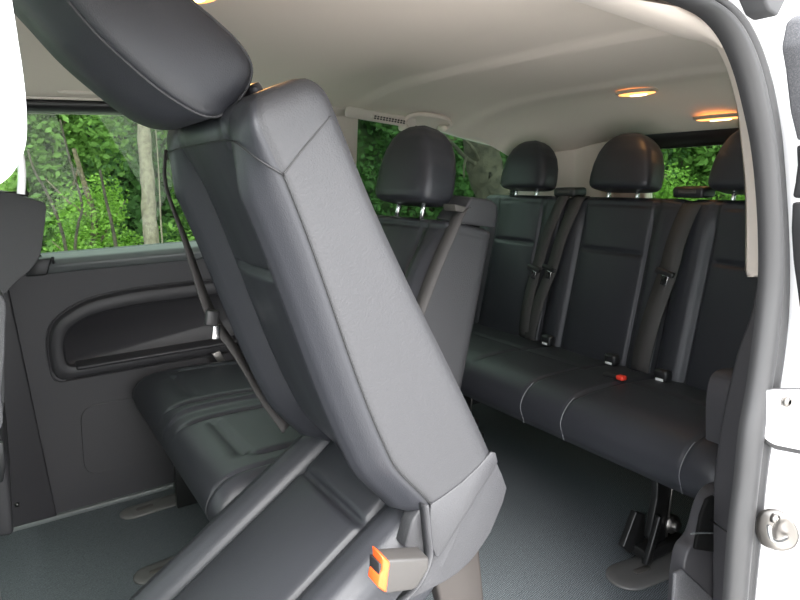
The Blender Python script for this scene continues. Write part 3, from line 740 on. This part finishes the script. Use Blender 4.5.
# underframe and legs of the rear bench
uf = MB(); uf.add(*rbox((1.36, 1.44, .318), (.05, 1.20, .035), .008)); uf.add(*rbox((1.66, 1.44, .318), (.05, 1.20, .035), .008))
for y in (1.05, 1.90): uf.add(*rbox((1.50, y, .325), (.36, .03, .03), .006))
uf.out('underframe', [M['blackplastic']], rb)
for y in (1.008, 1.90):
    m = MB()
    m.add(*prism([Vector((x, y, z)) for x, z in ((1.42, .31), (1.50, .31), (1.49, .20), (1.475, .06), (1.43, .05), (1.40, .09), (1.425, .20))], (0, .022, 0), .004))
    m.add(*prism([Vector((x, y-.022, z)) for x, z in ((1.36, .03), (1.385, .03), (1.425, .155), (1.41, .16))], (0, .016, 0), .003))
    m.add(*prism([Vector((x, y+.03, z)) for x, z in ((1.33, .07), (1.36, .04), (1.42, .06), (1.42, .14), (1.38, .16))], (0, .02, 0), .003))
    m.add(*rbox((1.455, y+.01, .045), (.16, .06, .03), .006))
    l_ = mesh('leg', m.V, m.F, [M['darkmetal']], rb)
    mesh('leg_bolt', *tube([(1.487, y+.004, .105), (1.487, y-.012, .105), (1.487, y-.014, .105), (1.487, y-.026, .105), (1.487, y-.028, .105)], [.027, .027, .016, .015, .007], 18), [M['steel']], l_, label='steel leg bolt')
    mesh('leg_edge', *tube([(1.492, y-.002, .30), (1.484, y-.002, .20), (1.47, y-.002, .07)], .003, 8), [M['steel']], l_)

# --- middle-row double bench
mb = thing('bench_seat', 'black leather double bench of the middle row standing behind the tipped seat by the window', 'bench seat', (.58, 1.75, 0))
bench_cushion(mb, .295, .80, 1.252, 2.215, .465, [1.300], [(1.36, .12, .5, .012), (1.655, .03, .5, .014), (1.735, .0, .5, -.012), (1.81, .03, .5, .014), (2.13, .12, .5, .012)], .125,
              creases=((1.36, 1.64, .115, .012), (1.84, 2.10, .115, .012)), ny=300, pm='side')
fr_m = frame(.735, .40, 14.5)
def tf_m(s): return -.060+.095*max(0, min(1, (s-.18)/.40))
for k, (ya, yb_) in enumerate(((1.245, 1.690), (1.755, 2.20))):
    b = backrest(mb, fr_m, ya, yb_, .605, tf_m, lambda s: .170, .42, bulge=.020, topr=.016, seamtop=.02)
    headrest(b, fr_m, (1.435, 2.03)[k], .64, .205, .028, th=.125, wb=.126)
cb = [at(a, b, 1, 1.238) for a, b in ((455, 222), (466, 207), (472, 197), (492, 200), (498, 206), (496, 228), (480, 226), (466, 224))]
cap = mesh('belt_guide', *prism(cb, (0, .085, .004), .006, 3), [M['side']], mb, label='shoulder belt guide cap')
mesh('guide_slot', *prism([at(a, b, 1, 1.236) for a, b in ((455, 204), (466, 207), (468, 213), (456, 211))], (0, .05, 0), .002), [M['slot']], cap)
mbelt = [at(466, 209, 1, 1.25), at(460, 213, 1, 1.245), at(452, 230, 1, 1.238), at(438, 262, 1, 1.236), at(424, 298, 1, 1.236), at(408, 345, 1, 1.236), at(402, 400, 1, 1.24)]
mesh('seat_belt', *strap(mbelt, (-.75, .9, -.35), .032, .003, 40), [M['webbing']], mb)
uf = MB(); uf.add(*rbox((.40, 1.73, .318), (.05, .90, .035), .008)); uf.add(*rbox((.70, 1.73, .318), (.05, .90, .035), .008))
for y in (1.40, 2.08): uf.add(*rbox((.55, y, .322), (.36, .03, .03), .006))
uf.out('underframe', [M['blackplastic']], mb)
for y in (1.40, 2.08):
    for x in (.42, .70):
        mesh('leg', *prism([Vector((x-.03, y, .31)), Vector((x+.04, y, .31)), Vector((x+.03, y, .012)), Vector((x-.04, y, .012))], (0, .025, 0), .004), [M['darkmetal']], mb)
c = at(218, 358, 1, 2.05)
mesh('backrest_bracket', *prism(atY([(212, 354), (220, 351), (226, 362), (220, 364)], 2.21), (0, .01, 0), .001), [M['steel']], mb)

# ------------------------------------------------------------------ FRONT SEAT (left border)
fs = thing('front_seat', 'black front seat at the left border seen from behind its shoulder', 'car seat', (-.25, 1.8, 0))
fp = atY([(-60, 196), (-20, 192), (10, 193), (30, 199), (44, 203), (46, 209), (44, 230), (40, 255), (30, 270), (18, 280), (8, 291), (2, 310), (0, 430), (-60, 440)], 1.70)
mesh('backrest', *prism(spline(fp, 60), (0, .46, 0), .02, 4), [M['side']], fs)
mesh('shoulder_clip', *rbox(at(16, 194, 1, 1.72), (.05, .02, .012), .004), [M['darkmetal']], fs)
fb = atY([(-60, 425), (2, 432), (7, 450), (10, 480), (13, 520), (14, 536), (0, 538), (-60, 548)], 1.72)
mesh('seat_base', *prism(fb, (0, .42, 0), .012, 3), [M['panel']], fs)
fk = atY([(-8, 440), (4, 440), (6, 462), (3, 480), (-8, 482)], 1.715)
mesh('recline_lever', *prism(fk, (0, -.016, 0), .004), [M['blackplastic']], fs)
fg = atY([(-40, 285), (2, 296), (5, 330), (4, 362), (1, 390), (0, 430), (-40, 430)], 1.25)
mesh('side_cover', *prism(spline(fg, 40), (0, .05, 0), .012, 3), [M['speck']], fs, label='speckled grey side cover')

# ------------------------------------------------------------------ FLOOR PLATES
def fplate(cx, cy, L, W, ang, label, slot):
    t = thing('floor_plate', label, 'floor plate', (cx, cy, 0), 'seat anchor plates on the floor')
    def ring(k, z): return [Vector((cx, cy, z))+Matrix.Rotation(ang, 3, 'Z')@Vector((((L/2-W/2) if math.cos(a) > 0 else -(L/2-W/2))+W/2*k*math.cos(a), W/2*k*math.sin(a), 0)) for a in [2*PI*(i+.5)/48 for i in range(48)]]
    mesh('plate', *loft([ring(1, .0005), ring(1, .004), ring(.92, .007), ring(.5, .0075)]), [M['plate']], t)
    def ring2(k, z): return [Vector((cx, cy, z))+Matrix.Rotation(ang, 3, 'Z')@Vector((-L*.14+(.018 if math.cos(a) > 0 else -.018)+.010*k*math.cos(a), .010*k*math.sin(a), 0)) for a in [2*PI*(i+.5)/24 for i in range(24)]]
    mesh('slot', *loft([ring2(1, .0074), ring2(1, .0085), ring2(.9, .009)]), [M['slot']], t)
p = at(612, 574, 2, 0)
fplate(p.x+.115, p.y-.045, .30, .115, -.12, 'grey slotted floor plate under the near leg of the rear bench', 1)
fplate(1.43, 1.915, .24, .09, 0, 'grey floor plate under the far leg of the rear bench', 1)
p = at(125, 512, 2, 0); fplate(p.x+.09, p.y-.02, .22, .085, .05, 'low floor plate beside the far wall under the middle bench front', 1)
p = at(148, 575, 2, 0); fplate(p.x+.06, p.y, .20, .09, .1, 'floor plate half hidden behind the cushion of the tipped seat', 1)

# ------------------------------------------------------------------ OUTSIDE
GZ = -.55
gr = mesh('ground', [(-40, -40, GZ), (40, -40, GZ), (40, 40, GZ), (-40, 40, GZ)], [(0, 1, 2, 3)], [M['gravel']], smooth=False); struct(gr)
bk = []
for i in range(41):
    a = -.35+2.2*i/40; d = 12.5
    cx, cy = d*math.sin(a), d*math.cos(a)
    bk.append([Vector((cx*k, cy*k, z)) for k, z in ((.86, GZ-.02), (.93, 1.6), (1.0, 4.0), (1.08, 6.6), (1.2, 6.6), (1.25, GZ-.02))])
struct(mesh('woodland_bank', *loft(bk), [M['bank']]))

def leaf_mesh(name, n, blobs, size, seed, m):
    rnd = random.Random(seed); V = []; F = []
    for i in range(n):
        bx, by, bz, br_ = blobs[rnd.randrange(len(blobs))]
        d = Vector((rnd.gauss(0, 1), rnd.gauss(0, 1), rnd.gauss(0, 1))).normalized()*(br_*(rnd.random()**.45))
        p = Vector((bx, by, bz))+d
        s = size*(.6+.8*rnd.random())
        t = Vector((rnd.gauss(0, 1), rnd.gauss(0, 1), rnd.gauss(-.3, .6))).normalized()
        nr_ = (d.normalized()*.6+Vector((rnd.gauss(0, .6), rnd.gauss(0, .6), .6+rnd.gauss(0, .5)))).normalized()
        b = t.cross(nr_)
        if b.length < .01: continue
        b.normalize(); k = len(V)
        V += [p-t*s*.5, p+b*s*.28+nr_*s*.06, p+t*s*.55, p-b*s*.28+nr_*s*.06]
        F += [(k, k+1, k+2), (k, k+2, k+3)]
    me = bpy.data.meshes.new(name); me.from_pydata([tuple(v) for v in V], [], F); me.materials.append(m); return me
def blobs(seed, n, w, h, z0, r):
    rnd = random.Random(seed); return [(rnd.uniform(-w, w), rnd.uniform(-w, w), z0+rnd.random()*h, r*rnd.uniform(.6, 1.15)) for _ in range(n)]
LM = [leaf_mesh('foliage', 20000, blobs(1, 34, .55, 4.0, .35, .55), .085, 11, M['leafA']),
      leaf_mesh('foliage', 20000, blobs(2, 34, .60, 4.4, .35, .58), .085, 12, M['leafB']),
      leaf_mesh('foliage', 10000, blobs(3, 30, .60, 3.0, .30, .55), .08, 13, M['leafC'])]
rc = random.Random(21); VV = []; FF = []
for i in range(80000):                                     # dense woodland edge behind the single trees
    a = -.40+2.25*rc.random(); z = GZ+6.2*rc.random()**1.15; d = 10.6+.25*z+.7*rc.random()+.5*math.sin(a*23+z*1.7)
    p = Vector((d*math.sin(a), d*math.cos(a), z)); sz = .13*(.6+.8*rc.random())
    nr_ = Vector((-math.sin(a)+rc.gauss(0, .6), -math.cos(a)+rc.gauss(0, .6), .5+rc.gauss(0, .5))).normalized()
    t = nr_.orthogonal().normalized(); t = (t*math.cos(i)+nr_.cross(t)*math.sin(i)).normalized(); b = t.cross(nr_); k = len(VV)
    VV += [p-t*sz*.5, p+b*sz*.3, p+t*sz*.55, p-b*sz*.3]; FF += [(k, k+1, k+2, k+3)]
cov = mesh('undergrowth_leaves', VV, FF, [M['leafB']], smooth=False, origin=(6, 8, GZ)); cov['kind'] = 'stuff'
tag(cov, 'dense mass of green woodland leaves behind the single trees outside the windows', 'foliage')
def trunk_mesh(seed):
    rnd = random.Random(seed); m = MB()
    pts = [(0, 0, -.05)]; x = y = 0
    for k in range(1, 7): x += rnd.uniform(-.12, .12); y += rnd.uniform(-.1, .1); pts.append((x, y, k*.7))
    m.add(*tube(spline(pts, 22), [.11-.07*i/21 for i in range(22)], 9))
    for k in range(7):
        i = rnd.randrange(1, 6); p = Vector(pts[i]); d = Vector((rnd.uniform(-1, 1), rnd.uniform(-1, 1), rnd.uniform(.5, 1.2))).normalized()
        m.add(*tube([p, p+d*.5+Vector((0, 0, .05)), p+d*1.1+Vector((rnd.uniform(-.2, .2), 0, .2))], [.035, .024, .01], 7))
    me = bpy.data.meshes.new('trunk'); me.from_pydata([tuple(v) for v in m.V], [], m.F); me.materials.append(M['bark2'])
    me.polygons.foreach_set('use_smooth', [True]*len(me.polygons)); return me
TM = [trunk_mesh(5), trunk_mesh(6)]
def tree(x, y, kind, rot, sc, label, group):
    o = bpy.data.objects.new('leafy_tree', None); COL.objects.link(o); o.location = (x, y, GZ); o.rotation_euler = (0, 0, rot); o.scale = (sc, sc, sc)
    o['label'] = label; o['category'] = 'tree'
    if group: o['group'] = group
    f = bpy.data.objects.new('foliage', LM[kind]); COL.objects.link(f); f.parent = o
    t = bpy.data.objects.new('trunk', TM[kind % 2]); COL.objects.link(t); t.parent = o
    return o
def azd(px, d):
    v = FW+RT*((px-400)/FPX); v.z = 0; v.normalize(); return v*d
rt = random.Random(3)
for i, (px, d, kind, sc) in enumerate(((60, 8.4, 0, 1.0), (104, 6.75, 2, .46), (252, 8.5, 0, 1.0))):
    p = azd(px, d); tree(p.x, p.y, kind, rt.uniform(0, 6), sc, ('tall green tree with dark gaps at the top of the left side window', 'low bright green bush in the lower half of the left side window', 'green tree mostly hidden behind the tipped seat beyond the pale trunk')[i], None)
for i, (px, d, kind, sc) in enumerate(((432, 8.2, 1, 1.0),)):
    p = azd(px, d); tree(p.x, p.y, kind, rt.uniform(0, 6), sc, 'dark green tree behind the thick trunk in the rear quarter window', None)
for i, (px, d, kind, sc) in enumerate(((705, 8.1, 0, 1.0), (650, 5.6, 2, .44), (738, 6.3, 2, .40))):
    p = azd(px, d); tree(p.x, p.y, kind, rt.uniform(0, 6), sc, ('tall green tree filling the top of the tailgate window', 'bright green bush beside the middle rear headrest in the tailgate window', 'bright green bush behind the right rear headrest in the tailgate window')[i], None)

def bare_trunk(pts, rad, label, branches=(), m='bark'):
    P = [Vector(p) for p in pts]
    t = thing('tree_trunk', label, 'tree trunk', (P[0].x, P[0].y, GZ))
    n = 30; sp_ = spline(P, n); rr = [rad[0]+(rad[1]-rad[0])*i/(n-1)+.004*math.sin(i*1.3) for i in range(n)]
    mesh('trunk', *tube(sp_, rr, 14), [M[m]], t)
    for b, r in branches:
        mesh('branch', *tube(spline([Vector(q) for q in b], 16), [r*(1-.6*i/15) for i in range(16)], 8), [M[m]], t)
def ad(px, py, d):
    v = FW+RT*((px-400)/FPX)-UP*((py-300)/FPX); return CAM+v*d
q = [ad(152, 300, 5.4), ad(152, 246, 5.4), ad(149, 215, 5.4), ad(148, 185, 5.4), ad(145, 150, 5.4), ad(143, 110, 5.4), ad(139, 40, 5.4)]
q[0].z = GZ-.05
bare_trunk(q, (.062, .050), 'pale straight trunk standing before the foliage in the left side window', [((ad(163, 250, 5.3), ad(161, 225, 5.3), ad(160, 200, 5.3), ad(158, 160, 5.3), ad(155, 120, 5.3)), .008)])
q = [ad(497, 330, 5.6), ad(495, 200, 5.6), ad(488, 180, 5.6), ad(483, 160, 5.6), ad(480, 140, 5.6), ad(470, 90, 5.6)]
q[0].z = GZ-.05
bare_trunk(q, (.17, .15), 'thick brown-grey trunk with bare branches in the rear quarter window',
           [((ad(482, 168, 5.5), ad(466, 158, 5.45), ad(455, 146, 5.4), ad(442, 134, 5.35), ad(430, 126, 5.3)), .022), ((ad(480, 164, 5.5), ad(474, 150, 5.4), ad(466, 140, 5.4), ad(458, 128, 5.4)), .018), ((ad(467, 156, 5.3), ad(464, 166, 5.3), ad(464, 178, 5.3)), .012),
            ((ad(497, 200, 5.5), ad(512, 178, 5.5), ad(520, 155, 5.5), ad(528, 120, 5.5)), .11)], 'bark3')
for k, (b, r, lab) in enumerate((([(118, 262), (112, 225), (106, 200), (100, 170)], .018, 'thin stem leaning left of the pale trunk in the left side window'),
                                 ([(68, 262), (60, 225), (48, 195), (34, 170), (28, 150)], .016, 'leftmost thin bare stem in the left side window'),
                                 ([(76, 262), (78, 225), (82, 205), (70, 160), (60, 120)], .014, 'bent thin stem in the middle of the left side window'))):
    P = [ad(x, y, 5.6) for x, y in b]; g0 = P[0].copy(); g0.z = GZ-.05
    t = mesh('sapling_stem', *tube(spline([g0]+P, 24), [r*(1-.4*i/23) for i in range(24)], 8), [M['bark3']], origin=(g0.x, g0.y, GZ)); tag(t, lab, 'sapling')

# ------------------------------------------------------------------ LIGHT, CAMERA
w = bpy.data.worlds.new('overcast_sky'); S.world = w; w.use_nodes = True; nt = w.node_tree
bgn = nt.nodes['Background']; tcn = nt.nodes.new('ShaderNodeTexCoord'); sx = nt.nodes.new('ShaderNodeSeparateXYZ'); rp = nt.nodes.new('ShaderNodeValToRGB')
nt.links.new(tcn.outputs['Generated'], sx.inputs[0]); nt.links.new(sx.outputs['Z'], rp.inputs['Fac']); nt.links.new(rp.outputs['Color'], bgn.inputs['Color'])
rp.color_ramp.elements[0].color = (.80, .84, .90, 1); rp.color_ramp.elements[1].color = (.93, .96, 1.0, 1); rp.color_ramp.elements[0].position = .0; rp.color_ramp.elements[1].position = .6
bgn.inputs['Strength'].default_value = 3.0
sun = bpy.data.lights.new('overcast_sun', 'SUN'); sun.energy = 5.0; sun.angle = math.radians(55); sun.color = (1, .97, .93)
so = bpy.data.objects.new('overcast_sun', sun); COL.objects.link(so)
so.rotation_euler = Vector((.05, .80, -.62)).to_track_quat('-Z', 'Y').to_euler()

cd = bpy.data.cameras.new('camera'); co = bpy.data.objects.new('camera', cd); COL.objects.link(co)
cd.sensor_width = 36; cd.sensor_fit = 'HORIZONTAL'; cd.lens = 36*FPX/800; cd.clip_start = .02
Rm = Matrix((RT, UP, -FW)).transposed().to_4x4(); Rm.translation = CAM; co.matrix_world = Rm
S.camera = co
vs = S.view_settings; S.display_settings.display_device = 'sRGB'; vs.view_transform = 'Standard'; vs.look = 'None'; vs.gamma = 1; vs.use_curve_mapping = False
vs.exposure = 1.35
